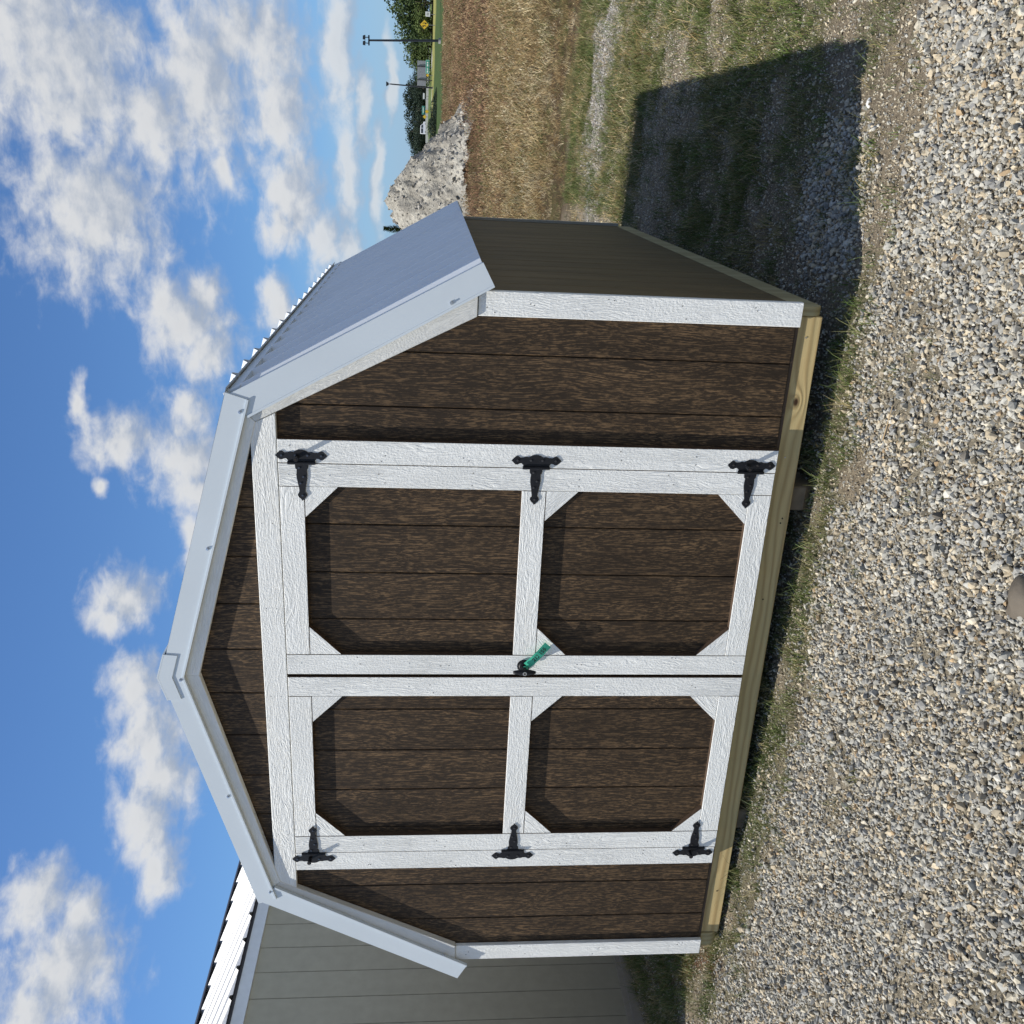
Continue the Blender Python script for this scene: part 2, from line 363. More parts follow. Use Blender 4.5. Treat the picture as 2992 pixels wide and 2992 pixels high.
# --- rakes
for sx in (1, -1):
    P = lambda pts: [(sx * a, b) for a, b in pts]
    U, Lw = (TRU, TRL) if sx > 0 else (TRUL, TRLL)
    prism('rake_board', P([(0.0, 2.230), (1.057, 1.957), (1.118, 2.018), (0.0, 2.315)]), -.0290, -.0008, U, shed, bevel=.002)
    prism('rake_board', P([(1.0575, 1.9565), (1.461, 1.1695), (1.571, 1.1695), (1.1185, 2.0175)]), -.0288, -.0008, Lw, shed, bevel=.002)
    # white steel rake trim: face, lower lip, top flange
    prism('rake_trim', P([(1.082, 1.983), (1.574, 1.116), (1.648, 1.156), (1.160, 2.040)]), -.0405, -.0300, WMET, shed)
    prism('trim_lip', P([(1.082, 1.983), (1.574, 1.116), (1.567, 1.1125), (1.0745, 1.979)]), -.0450, -.0303, WMET, shed)
    prism('rake_trim', P([(.0, 2.293), (1.142, 1.980), (1.164, 2.050), (0, 2.372)]), -.0435, -.0303, WMET, shed)
    prism('trim_lip', P([(0, 2.293), (1.142, 1.980), (1.1405, 1.9725), (0, 2.2855)]), -.0480, -.0305, WMET, shed)
    prism('trim_cap', P([(0, 2.372), (1.164, 2.050), (1.1655, 2.0535), (0, 2.3755)]), -.0435, .02, WMET, shed)
    prism('ridge_flashing', P([(0, 2.331), (.100, 2.303), (.104, 2.353), (0, 2.384)]), -.0475, -.0438, WMET, shed)
    prism('ridge_cap', P([(0, 2.3845), (.104, 2.3535), (.106, 2.359), (0, 2.391)]), -.0475, DEP + .17, WMET, shed)
def screwhead(x, z, y, par, r=.0065):
    s = cyl('screw', (x, y, z), (x, y - .003, z), r, CHR, par, n=14); s2 = cyl('screw_head', (x, y - .003, z), (x, y - .0075, z), r * .6, CHR, s, n=6)
for x, z in [(1.507, 1.262), (-1.50, 1.22)]: screwhead(x, z, -.0407, shed)
for x, z in [(1.095, 2.006), (.56, 2.155), (-.012, 2.300), (-.58, 2.150), (-1.10, 2.000)]: screwhead(x, z, -.0437, shed)

# --- ribbed roof sheets
RIB = .2286
def rib_profile(w):
    pts = []; n = int(round(w / RIB))
    for i in range(n):
        o = i * RIB
        pts += [(o, 0), (o + .060, 0), (o + .064, .0016), (o + .072, .0016), (o + .076, 0), (o + .128, 0), (o + .132, .0016), (o + .140, .0016), (o + .144, 0),
                (o + .178, 0), (o + .190, .019), (o + .208, .019), (o + .220, 0)]
    pts.append((n * RIB, 0)); return pts
def roof_sheets(A, B, ya, yb, mat, parent, name='roof_panel', shift=0.):
    """ribbed sheets between eave A and ridge B (x,z); ribs run up the slope"""
    A = Vector((A[0], 0, A[1])); B = Vector((B[0], 0, B[1])); d = (B - A).normalized()
    n = Vector((-d.z, 0, d.x)); n = n if n.z > 0 else -n
    y = ya
    while y < yb - .02:
        w = min(.9144, yb - y); k = max(1, round(w / RIB)); pr = [(p, h) for p, h in rib_profile(k * RIB) if p <= w + 1e-6]
        if shift:
            q = [(p - shift, h) for p, h in rib_profile((k + 1) * RIB)]; pr = [(0., 0.)] + [(p, h) for p, h in q if 0 < p < w] + [(w, 0.)]
        V = []
        for P0 in (A, B):
            for p, h in pr: V.append(P0 + n * h + Vector((0, y + p, 0)))
        for P0 in (A, B):
            for p, h in pr: V.append(P0 + n * (h - .0012) + Vector((0, y + p, 0)))
        m = len(pr); F = []
        for i in range(m - 1):
            F.append((i, i + 1, m + i + 1, m + i)); F.append((2 * m + i, 3 * m + i, 3 * m + i + 1, 2 * m + i + 1)); F.append((i, 2 * m + i, 2 * m + i + 1, i + 1))
        mesh(name, V, F, mat, parent); y += w
for sx in (1, -1):
    roof_sheets((sx * 1.643, 1.158), (sx * 1.136, 2.060), -.028, DEP + .16, RMET, shed, shift=.170)
    roof_sheets((sx * 1.180, 2.0535), (0, 2.379), -.024, DEP + .16, RMET, shed)
    prism('eave_flashing', [(sx * 1.146, 2.051), (sx * 1.1635, 2.051), (sx * 1.186, 2.006), (sx * 1.158, 2.000)], -.02, DEP + .16, WMET, shed)
    prism('soffit_board', [(sx * 1.49, 1.20), (sx * 1.60, 1.165), (sx * 1.60, 1.150), (sx * 1.49, 1.150)], .008, DEP + .1, TV, shed)
    prism('rear_rake_trim', [(sx * 1.082, 1.983), (sx * 1.574, 1.116), (sx * 1.648, 1.156), (sx * 1.160, 2.040)], DEP + .12, DEP + .17, WMET, shed)

# --- floor framing
fb = box('rim_joist', (-1.4535, .0135, -.1015), (1.4985, .050, -.0130), LUM, shed, bevel=.003)
ra = []
for k in range(9): a = math.pi / 2 * k / 8; ra.append((.058 - .052 * math.sin(a) + .0, -.050 - .052 * math.cos(a) + .0))
prf = [(DEP, -.001), (DEP, -.102)] + [(p[0], p[1]) for p in ra] + [(.006, -.001)]
prism('side_runner', prf, 1.500, 1.534, LUMS, shed, plane='yz', bevel=.002)
prism('side_runner', prf, -1.534, -1.4555, LUMS, shed, plane='yz', bevel=.002)
for xa, xb in ((.722, .824), (-.862, -.757)):
    prism('skid', [(.045, -.104), (.045, -.165), (.075, -.205), (DEP, -.205), (DEP, -.104)], xa, xb, SKID, shed, plane='yz', bevel=.006)
for x, z in [(1.42, -.05), (.955, -.045), (.70, -.075), (.68, -.07), (-1.2, -.06), (.34, -.05)]: cyl('nail', (x, .0135, z), (x, .0115, z), .0032, CHR if x > .9 else DARK, shed, n=8)

# --- hinges
def hinge(sx, zc, peg, lab):
    h0 = sx * .903
    plate = [(.0945, .029), (.078, .046), (.070, .0465), (.062, .040), (.050, .0405), (.040, .044), (.030, .042), (.018, .049), (.008, .0515), (-.003, .0515),
             (-.014, .049), (-.026, .042), (-.036, .044), (-.046, .0405), (-.060, .040), (-.070, .0465), (-.078, .046), (-.0945, .029),
             (-.080, .014), (-.071, .0125), (-.063, .017), (-.056, .018), (-.050, .012), (-.048, .003), (.048, .003), (.050, .012), (.056, .018), (.063, .017), (.071, .0125), (.080, .014)]
    h = prism('hinge', [(h0 + sx * s, zc + tt) for tt, s in plate], -.0292, -.0264, BLK, shed, bevel=.0006)
    strap = [(.002, .024), (-.012, .024), (-.020, .023), (-.024, .0185), (-.030, .0185), (-.045, .020), (-.060, .019), (-.085, .0145), (-.108, .0105),
             (-.114, .0115), (-.120, .0165), (-.126, .0178), (-.133, .014), (-.140, .006), (-.1485, 0)]
    pl = [(h0 + sx * s, zc + w) for s, w in strap] + [(h0 + sx * s, zc - w) for s, w in strap[-2::-1]]
    prism('strap', pl, -.0306, -.0270, BLK, h, bevel=.0006)
    cyl('barrel', (h0 + sx * .001, -.0305, zc - .051), (h0 + sx * .001, -.0305, zc + .051), .0062, BLK, h, n=12)
    BSC = bpy.data.materials.get('dark_screw') or plain('dark_screw', (.10, .10, .11), .3, metal=.8)
    for tt, s in ((.072, .029), (-.072, .029), (.022, .030), (-.022, .030)): cyl('screw', (h0 + sx * s, -.0292, zc + tt), (h0 + sx * s, -.0315, zc + tt), .0042, BSC, h, n=10)
    for s, tt in ((-.018, .010), (-.052, -.005), (-.078, .006), (-.126, 0)): cyl('screw', (h0 + sx * s, -.0306, zc + tt), (h0 + sx * s, -.0328, zc + tt), .0040, BSC, h, n=10)
    if peg:
        cyl('bumper_peg', (h0 + sx * .024, -.022, zc + .016), (h0 + sx * .024, -.062, zc + .016), .0075, BLK, h, r2=.009, n=16)
        cyl('peg_hole', (h0 + sx * .024, -.0622, zc + .016), (h0 + sx * .024, -.0628, zc + .016), .0042, DARK, h, n=12)
for sx, zc, pg in [(1, 1.798, 1), (1, .9285, 0), (1, .0985, 1), (-1, 1.806, 1), (-1, .9285, 0), (-1, .1015, 1)]: hinge(sx, zc, pg, '')

# --- T handle on the right door
hx, hz = .046, .9305
hd = cyl('door_handle', (hx + .002, -.0268, hz), (hx + .002, -.033, hz), .0265, BLK, shed, n=32)
cyl('rosette', (hx + .002, -.033, hz), (hx + .002, -.037, hz), .020, BLK, hd, n=32, r2=.016)
cyl('stem', (hx, -.036, hz), (hx - .001, -.068, hz), .0095, BLK, hd, n=16)
V = []
bar = [(-.046, .0055, .006), (-.036, .0075, .0085), (-.016, .0125, .011), (0, .0145, .012), (.016, .0125, .011), (.036, .0075, .0085), (.046, .0055, .006)]
for (zz, rx, ry) in bar:
    for k in range(10): a = k * 2 * math.pi / 10; V.append((hx - .001 + math.cos(a) * rx, -.076 + math.sin(a) * ry, hz + zz))
F = [(i * 10 + k, i * 10 + (k + 1) % 10, i * 10 + 10 + (k + 1) % 10, i * 10 + 10 + k) for i in range(6) for k in range(10)] + [tuple(range(9, -1, -1)), tuple(range(60, 70))]
mesh('handle_bar', V, F, BLK, hd, smooth=True)
cyl('lock', (hx - .001, -.087, hz), (hx - .001, -.0895, hz), .0085, CHR, hd, n=20); cyl('keyhole', (hx - .001, -.0895, hz), (hx - .001, -.0905, hz), .004, DARK, hd, n=12)

# --- green tape tied to the handle (a thing of its own)
def ribbon(name, pts, wv, mat, parent=None, th=.0006):
    V = []; F = []
    for p in pts:
        p = Vector(p); w = Vector(wv)
        for s in (-1, 1):
            for e in (0, th): V.append(p + w * s + Vector((0, e, 0)))
    n = len(pts)
    for i in range(n - 1):
        a, b = i * 4, i * 4 + 4
        F += [(a, a + 2, b + 2, b), (a + 1, b + 1, b + 3, a + 3), (a, b, b + 1, a + 1), (a + 2, a + 3, b + 3, b + 2)]
    F += [(0, 1, 3, 2), (n * 4 - 4, n * 4 - 2, n * 4 - 1, n * 4 - 3)]
    return mesh(name, V, F, mat, parent)
dirv = Vector((.74, 0, -.67)).normalized(); upv = Vector((.67, 0, .74)).normalized()
p0 = Vector((hx + .016, -.052, hz - .010)); pts = [p0 + dirv * s + Vector((0, y, 0)) for s, y in [(0, 0), (.022, -.003), (.045, -.004), (.070, -.002), (.095, .003), (.124, .009)]]
tp = ribbon('green_tape_strip', pts, upv * .0165, GRN); tag(tp, 'green plastic tape tied to the black door handle with handwritten numbers', 'tape')
cyl('tape_knot', (hx - .001, -.046, hz - .004), (hx - .001, -.052, hz - .006), .0125, GRN, tp, n=16)
fc = bpy.data.curves.new('lettering', 'FONT'); fc.body = '212 155'; fc.size = .024; fc.extrude = .0002; fc.offset = .0003; fc.space_character = .92
fo = bpy.data.objects.new('lettering_src', fc); me = bpy.data.meshes.new_from_object(fo); me.materials.append(INK)
lt = bpy.data.objects.new('lettering', me); link(lt, tp)
xa = (pts[-1] - pts[1]).normalized(); za = upv.normalized(); na = xa.cross(za)
if na.y > 0: na = -na
M = Matrix((xa, za, xa.cross(za))).transposed().to_4x4(); M.translation = pts[2] + Vector((0, -.0018, 0)) - dirv * .010 - upv * .0085
lt.matrix_world = M; bpy.data.objects.remove(fo)

# ------------------------------------------------------------------ grey neighbour shed
NS = empty('storage_shed', (-3.1, 0, 0)); tag(NS, 'sage grey shed with shiny ribbed metal roof behind the brown shed', 'shed', 'storage sheds')
NSID = plain('sage_siding', (.285, .272, .212), .7, var=.07, scale=14., bump=.0008)
NTR = plain('painted_fascia', (.52, .56, .60), .5, var=.05, scale=25.); NBASE = plain('sage_base_trim', (.27, .25, .21), .6)
GALV = plain('galvalume', (.34, .35, .36), .45, metal=.1, var=.05, scale=2.); DRIP = plain('black_drip_edge', (.018, .016, .020), .5)
def nb(x): return x + 3.1
def bx2(name, a, b, mat, **k): return box(name, (nb(a[0]), a[1], a[2]), (nb(b[0]), b[1], b[2]), mat, NS, **k)
y0n, y1n = -.17, 4.9
bx2('wall_core', (-6.0, y0n + .02, .0), (-3.118, y1n, 2.46), DARK)
ye = [.9402 - .0032 + S8 * k for k in range(-6, 22)]
for a, b in zip(ye[:-1], ye[1:]):
    a = max(a + .0015, y0n); b = min(b - .0015, y1n)
    if b - a > .02: bx2('siding_plank', (-3.115, a, -.02), (-3.1, b, 2.47), NSID, bevel=.0022)
bx2('base_board', (-3.12, y0n, -.10), (-3.085, y1n, -.0225), NBASE)
bx2('base_cap', (-3.12, y0n, -.0222), (-3.094, y1n, .012), NBASE)
k = 0
for xx in np.arange(-6.0, -3.12, S8):
    prism('siding_plank', [(nb(xx + .002), 0), (nb(min(xx + S8 - .002, -3.12)), 0), (nb(min(xx + S8 - .002, -3.12)), 2.46), (nb(xx + .002), 2.46)], y0n, y0n + .015, NSID, NS)
prism('gable_wall', [(nb(-6.04), 2.46), (nb(-3.1), 2.46), (nb(-4.57), 3.02)], y0n, y0n + .02, NSID, NS)
bx2('fascia_board', (-3.099, y0n - .05, 2.415), (-3.078, y1n, 2.505), NTR)
bx2('drip_edge', (-3.077, y0n - .06, 2.493), (-3.068, y1n, 2.512), DRIP)
bx2('soffit_board', (-3.115, y0n - .05, 2.472), (-3.08, y1n, 2.495), NTR)
for sx, A, B in ((1, (-3.045, 2.512), (-4.565, 3.078)), (-1, (-6.085, 2.512), (-4.575, 3.078))):
    n0 = len(bpy.data.objects); roof_sheets((nb(A[0]), A[1]), (nb(B[0]), B[1]), .94 - .2286 * 5 - .03, y1n, GALV, NS)
prism('ridge_cap', [(nb(-4.57), 3.113), (nb(-4.47), 3.075), (nb(-4.472), 3.066), (nb(-4.57), 3.100), (nb(-4.668), 3.066), (nb(-4.67), 3.075)], -.24, y1n, DRIP, NS)
prism('roof_closure', [(nb(-3.06), 2.510), (nb(-3.05), 2.510), (nb(-4.56), 3.066), (nb(-4.56), 3.060)], -.22, y1n, DRIP, NS)

# ------------------------------------------------------------------ terrain
def height(x, y):
    x = np.asarray(x, float); y = np.asarray(y, float)
    near = 1 - sst(np.hypot(x - .5, y - 1), 6, 22)
    h = -.24 + near * (-.2 - .033 * (np.clip(x, -3.2, 3.5) - .7) + .24)
    h = h + np.clip(y - 52, 0, 152) * .01505
    h = h + sst(y, 214, 272) * 1.3
    h = h + (fbm(x * 1.3, y * 1.3, 3) - .5) * .035 * sst(np.hypot(x - .3, y - 1.8), 2.4, 4) + (fbm(x * 9, y * 9, 3) - .5) * .012
    h = h + (fbm(x * .12, y * .12, 2) - .5) * .5 * sst(np.hypot(x, y), 20, 60)
    return h
def axis(lo, hi, fine_lo, fine_hi, step, grow):
    a = list(np.arange(fine_lo, fine_hi, step)); s = step; v = a[-1]
    while v < hi: s *= grow; v += s; a.append(min(v, hi))
    s = step; v = fine_lo; b = []
    while v > lo: s *= grow; v -= s; b.append(max(v, lo))
    return np.array(b[::-1] + a)
def zones(x, y):
    """weights of the ground covers: coarse gravel, grass near the shed, track strip, dry field, lawn"""
    n1 = fbm(x * 1.1, y * 1.1, 4); n2 = fbm(x * 3.1 + 9, y * 3.1, 3)
    edge = -.22 + (n2 - .5) * .75 + np.clip(x - 1.2, 0, 1.2) * .24
    front = sst(y, edge + .10, edge - .10)
    patch = sst(np.hypot((x - 1.9), (y - .42)), .42, .2) * .7
    coarse = np.clip(front + patch, 0, 1)
    track = sst(y + (n1 - .5) * 1.6 + (n2 - .5) * .9, 5.2, 6.1) * sst(y + (n1 - .5) * 1.8 + (n2 - .5) * .9, 7.4, 6.6) * sst(x + (n2 - .5) * 1.6, 1.2, 2.4)
    field = sst(y + (n1 - .5) * 3 + (n2 - .5) * 1.5, 6.8, 8.6)
    lawn = sst(y + (fbm(x * .2, y * .2, 2) - .5) * 6, 97, 99)
    green = .62 * sst(n2 * .6 + n1 * .4, .42, .58) * (1 - coarse) * (1 - track) * sst(y, edge - .05, edge + .2)
    border = np.exp(-((y - edge - .10) / .16) ** 2) * sst(n2, .38, .52) * sst(-x, -2.3, -1.9)
    return coarse, np.clip(green * .95, 0, 1), track, field, lawn, np.clip(border, 0, 1), n1, n2
gx = axis(-1500, 1500, -3.2, 5.2, .05, 1.13); gy = axis(-60, 3000, -2.2, 9.0, .05, 1.09)
X, Y = np.meshgrid(gx, gy, indexing='ij'); Z = height(X, Y)
co, gr_, tr, fi, la, bo, n1, n2 = zones(X, Y)
def C(*c): return np.array(c, float)
col = np.zeros(X.shape + (3,)); 
nn = fbm(X * 6, Y * 6, 3)[..., None]
col[:] = C(.23, .19, .135) * (.75 + .5 * nn)
def bl(w, c):
    global col
    w = w[..., None]; col = col * (1 - w) + c * w
bl(np.clip(gr_ * .7 + bo * .5, 0, 1), C(.055, .075, .022) * (.7 + .6 * nn))
bl(co * .8, C(.25, .222, .165) * (.8 + .4 * nn))
bl(tr, C(.30, .275, .23) * (.85 + .3 * nn))
fn = fbm(X * .7, Y * .7, 3)[..., None]
bl(fi, C(.085, .058, .030) * (.7 + .6 * fn))
bl(fi * sst(n1, .52, .66) * .5, C(.12, .12, .04))
bl(sst(Y, 55, 80) * .7, C(.11, .065, .038) * (.8 + .4 * fn))
bl(la, C(.05, .075, .024) * (.85 + .3 * fn))
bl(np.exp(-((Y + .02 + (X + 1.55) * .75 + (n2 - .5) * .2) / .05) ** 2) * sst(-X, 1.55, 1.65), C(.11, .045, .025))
stripe = (np.sin(Y * 2.2) * .5 + .5) * la; bl(stripe * .25, C(.05, .085, .022))
bl(la * sst(Y, 172, 188), C(.24, .23, .075) * (.85 + .3 * fn))
bl(sst(Y, 222, 226), C(.09, .12, .04) * (.7 + .7 * fn))
m, t, b = new_mat('ground'); at = t.new('ShaderNodeAttribute', attribute_name='cover').outputs['Color']
oc = t.n.new('ShaderNodeTexCoord').outputs['Object']
f1 = t.mr(t.noise(oc, 55., 5., .65), .3, .7, .55, 1.45)
f2 = t.mr(t.noise(oc, 260., 3., .6), .3, .7, .7, 1.3)
fv = t.math('MULTIPLY', f1, f2)
t.l.new(t.vm('MULTIPLY', at, t.new('ShaderNodeCombineXYZ', {0: fv, 1: fv, 2: fv}).outputs[0]), b.inputs['Base Color'])
b.inputs['Roughness'].default_value = .95; b.inputs['Specular IOR Level'].default_value = .1
bp = t.new('ShaderNodeBump', {'Strength': .9, 'Distance': .008, 'Height': t.math('ADD', f1, f2)}); t.l.new(bp.outputs[0], b.inputs['Normal'])
GM = m
nx, ny = X.shape; idx = np.arange(nx * ny).reshape(nx, ny)
F = np.stack([idx[:-1, :-1], idx[1:, :-1], idx[1:, 1:], idx[:-1, 1:]], -1).reshape(-1, 4)
ground = fast('ground', np.stack([X, Y, Z], -1).reshape(-1, 3), F, GM, smooth=True); tag(ground, kind='structure')
ca = ground.data.color_attributes.new('cover', 'FLOAT_COLOR', 'POINT')
ca.data.foreach_set('color', np.concatenate([col.reshape(-1, 3), np.ones((nx * ny, 1))], 1).astype(np.float32).ravel())

# ------------------------------------------------------------------ scatter helper (stuff only)
def scatter(name, pts, scl, idxs, protos, tilt=.0, rotfull=False, label=None):
    n = len(pts); me = bpy.data.meshes.new(name); me.vertices.add(n); me.vertices.foreach_set('co', pts.astype(np.float32).ravel())
    if rotfull: R = rng.uniform(0, 2 * math.pi, (n, 3))
    else: R = np.stack([rng.normal(0, tilt + 1e-4, n), rng.normal(0, tilt + 1e-4, n), rng.uniform(0, 2 * math.pi, n)], 1)
    a = me.attributes.new('rot', 'FLOAT_VECTOR', 'POINT'); a.data.foreach_set('vector', R.astype(np.float32).ravel())
    a = me.attributes.new('scl', 'FLOAT', 'POINT'); a.data.foreach_set('value', np.asarray(scl, np.float32))
    a = me.attributes.new('idx', 'INT', 'POINT'); a.data.foreach_set('value', np.asarray(idxs, np.int32))
    ob = link(bpy.data.objects.new(name, me)); tag(ob, label, kind='stuff')
    g = bpy.data.node_groups.new(name, 'GeometryNodeTree')
    g.interface.new_socket('Geometry', in_out='INPUT', socket_type='NodeSocketGeometry'); g.interface.new_socket('Geometry', in_out='OUTPUT', socket_type='NodeSocketGeometry')
    t = NT(g); gi = t.n.new('NodeGroupInput'); go = t.n.new('NodeGroupOutput'); jn = t.n.new('GeometryNodeJoinGeometry')
    for p in protos:
        oi = t.new('GeometryNodeObjectInfo', {'Object': p}); oi.inputs['As Instance'].default_value = True
        t.l.new(oi.outputs['Geometry'], jn.inputs[0])
    ip = t.n.new('GeometryNodeInstanceOnPoints'); ip.inputs['Pick Instance'].default_value = True
    def attr(nm, ty): return t.new('GeometryNodeInputNamedAttribute', {'Name': nm}, data_type=ty).outputs[0]
    t.l.new(gi.outputs[0], ip.inputs['Points']); t.l.new(jn.outputs[0], ip.inputs['Instance'])
    t.l.new(attr('idx', 'INT'), ip.inputs['Instance Index'])
    er = t.n.new('FunctionNodeEulerToRotation'); t.l.new(attr('rot', 'FLOAT_VECTOR'), er.inputs[0]); t.l.new(er.outputs[0], ip.inputs['Rotation'])
    t.l.new(attr('scl', 'FLOAT'), ip.inputs['Scale']); t.l.new(ip.outputs[0], go.inputs[0])
    md = ob.modifiers.new('scatter', 'NODES'); md.node_group = g
    return ob
def proto(name, V, F, mat, smooth=False):
    me = bpy.data.meshes.new(name); me.from_pydata([tuple(v) for v in V], [], [tuple(f) for f in F]); me.materials.append(mat)
    return bpy.data.objects.new(name, me)
def rnd_mat(name, cols, rough=.8, spec=.3, bump=True, trans=0.):
    m, t, b = new_mat(name); r = t.n.new('ShaderNodeObjectInfo').outputs['Random']
    rp = t.n.new('ShaderNodeValToRGB'); rp.color_ramp.interpolation = 'CONSTANT'; t.l.new(r, rp.inputs[0]); e = rp.color_ramp.elements
    e[0].position = 0; e[0].color = (*cols[0][1], 1); p = cols[0][0]
    e[1].position = p; e[1].color = (*cols[1][1], 1); p += cols[1][0]
    for w, c in cols[2:]:
        k = e.new(p); k.color = (*c, 1); p += w
    r2 = t.math('FRACT', t.math('MULTIPLY', r, 173.3)); f = t.mr(r2, 0, 1, .72, 1.25)
    co = t.n.new('ShaderNodeTexCoord').outputs['Object']
    if bump:
        nz = t.noise(co, 1.6, 4.); f = t.math('MULTIPLY', f, t.mr(nz, .3, .7, .8, 1.2))
    t.l.new(t.vm('MULTIPLY', rp.outputs[0], t.new('ShaderNodeCombineXYZ', {0: f, 1: f, 2: f}).outputs[0]), b.inputs['Base Color'])
    b.inputs['Roughness'].default_value = rough; b.inputs['Specular IOR Level'].default_value = spec
    return m
def hull_rock(name, mat, flat=.7, k=13, sub=None):
    bm = bmesh.new()
    for i in range(k):
        v = Vector((random.gauss(0, 1), random.gauss(0, 1), random.gauss(0, 1))).normalized() * random.uniform(.75, 1)
        bm.verts.new((v.x, v.y * random.uniform(.7, .9), v.z * flat))
    r = bmesh.ops.convex_hull(bm, input=bm.verts); bmesh.ops.delete(bm, geom=[g for g in r['geom_interior'] if isinstance(g, bmesh.types.BMVert)], context='VERTS')
    me = bpy.data.meshes.new(name); bm.to_mesh(me); bm.free(); me.materials.append(mat); return bpy.data.objects.new(name, me)
ROCK = rnd_mat('crushed_stone', [(.32, (.335, .325, .285)), (.16, (.26, .255, .235)), (.15, (.42, .40, .345)), (.20, (.42, .355, .25)), (.10, (.46, .415, .32)), (.04, (.15, .135, .11)), (.03, (.33, .24, .14))])
PEB = rnd_mat('pea_stone', [(.32, (.44, .38, .27)), (.22, (.34, .33, .29)), (.18, (.50, .46, .36)), (.18, (.26, .22, .16)), (.10, (.16, .13, .09))])
TRK = rnd_mat('track_stone', [(.5, (.38, .36, .32)), (.3, (.29, .26, .22)), (.2, (.44, .42, .39))])
rocks = [hull_rock('stone', ROCK, random.uniform(.5, .8)) for _ in range(7)]
pebs = [hull_rock('pebble', PEB, random.uniform(.55, .8), 9) for _ in range(4)]
trks = [hull_rock('track_stone', TRK, random.uniform(.5, .7), 9) for _ in range(3)]
def sample(n, x0, x1, y0, y1): return rng.uniform(x0, x1, n), rng.uniform(y0, y1, n)
def inview(x, y, m=.3):
    """keep only ground the photograph could see, with a margin"""
    dx, dy = x - 2.011, y + 3.307; a = np.arctan2(dx, dy); return (a > -.98) & (a < .32) & (np.hypot(dx, dy) > .8)
# coarse gravel
x, y = sample(380000, -3.4, 4.2, -2.6, 1.4); z = zones(x, y); n2_ = z[7]
keep = inview(x, y) & (rng.random(len(x)) < z[0] * np.clip(1.1 - sst(n2_, .60, .70) * .75, 0, 1))
x, y = x[keep], y[keep]; s = np.clip(rng.lognormal(-4.82, .38, len(x)), .004, .021)
scatter('gravel', np.stack([x, y, height(x, y) + s * rng.uniform(.0, .75, len(x))], 1), s, rng.integers(0, 7, len(x)), rocks, rotfull=True)
# fine gravel
x, y = sample(420000, -3.6, 5.2, -2.2, 5.6); z = zones(x, y)
keep = inview(x, y) & (rng.random(len(x)) < np.clip(.3 + .7 * (1 - z[0]) - .45 * z[1] * (y > 0.1), .05, 1)) & ~((np.abs(x) < 1.3) & (y > 1.2))
x, y = x[keep], y[keep]; s = np.clip(rng.lognormal(-5.35, .38, len(x)), .002, .013)
scatter('fine_gravel', np.stack([x, y, height(x, y) + s * .35], 1), s, rng.integers(0, 4, len(x)), pebs, rotfull=True)
# pale track
x, y = sample(26000, 1, 7, 4.8, 7.6); z = zones(x, y); keep = inview(x, y) & (rng.random(len(x)) < z[2]); x, y = x[keep], y[keep]
s = rng.uniform(.006, .018, len(x)); scatter('track_gravel', np.stack([x, y, height(x, y) + s * .3], 1), s, rng.integers(0, 3, len(x)), trks, rotfull=True)

# grass
def clump(name, mat, n, h, spread, w, lean, seg=3, heads=0):
    V = []; F = []
    for i in range(n):
        a = random.uniform(0, 6.283); r = spread * math.sqrt(random.random()); bx_, by_ = math.cos(a) * r, math.sin(a) * r
        hh = h * random.uniform(.45, 1.1); la_ = random.uniform(.2, 1) * lean; da = random.uniform(0, 6.283); wa = random.uniform(0, 6.283); ww = w * random.uniform(.7, 1.2)
        st = len(V)
        for k in range(seg + 1):
            q = k / seg; px = bx_ + math.cos(da) * la_ * hh * q ** 1.7; py = by_ + math.sin(da) * la_ * hh * q ** 1.7; pz = hh * q * (1 - .25 * la_ * q) - .004
            wk = ww * (1 - q * .85)
            V += [(px - math.cos(wa) * wk, py - math.sin(wa) * wk, pz), (px + math.cos(wa) * wk, py + math.sin(wa) * wk, pz)]
        for k in range(seg): F.append((st + 2 * k, st + 2 * k + 1, st + 2 * k + 3, st + 2 * k + 2))
        if i < heads:
            st = len(V); tx, ty, tz = px, py, pz; hw = w * 2.2
            for k in range(3):
                aa = k * 2.09; V.append((tx + math.cos(aa) * hw, ty + math.sin(aa) * hw, tz))
            V += [(tx, ty, tz - h * .06), (tx + math.cos(da) * h * .05, ty + math.sin(da) * h * .05, tz + h * .14)]
            for k in range(3): F += [(st + k, st + (k + 1) % 3, st + 4), (st + (k + 1) % 3, st + k, st + 3)]
    return proto(name, V, F, mat)
GG = rnd_mat('green_grass', [(.35, (.080, .118, .025)), (.26, (.11, .145, .038)), (.2, (.18, .18, .065)), (.19, (.32, .26, .12))], .6, .3, False)
DG = rnd_mat('dry_grass', [(.28, (.38, .265, .12)), (.22, (.50, .39, .21)), (.24, (.20, .13, .06)), (.14, (.13, .13, .045)), (.12, (.66, .56, .36))], .7, .2, False)
DR = rnd_mat('dry_grass_far', [(.32, (.26, .15, .08)), (.26, (.40, .27, .15)), (.27, (.14, .08, .05)), (.15, (.14, .13, .05))], .75, .2, False)
gp = [clump('grass_clump', GG, 11, .042, .028, .0014, 1.0) for _ in range(4)] + [clump('grass_clump_tall', GG, 14, .085, .035, .0016, 1.0)]
x, y = sample(75000, -3.4, 5.4, -.9, 8.2); z = zones(x, y)
dens = np.clip(z[1] * .85, 0, 1) * (y > .15) * 1.35 + z[5] * 1.1 + (1 - z[0]) * .10 + (y > 4.2) * (1 - z[2]) * .45 + sst(z[7], .60, .68) * .10 * (y < 0)
keep = inview(x, y) & (rng.random(len(x)) < dens) & ~((np.abs(x) < 1.5) & (y > .35)) & ~((x < -1.5) & (y < 0)) ; x, y = x[keep], y[keep]
big = (rng.random(len(x)) < .06 + .15 * (y > 3))
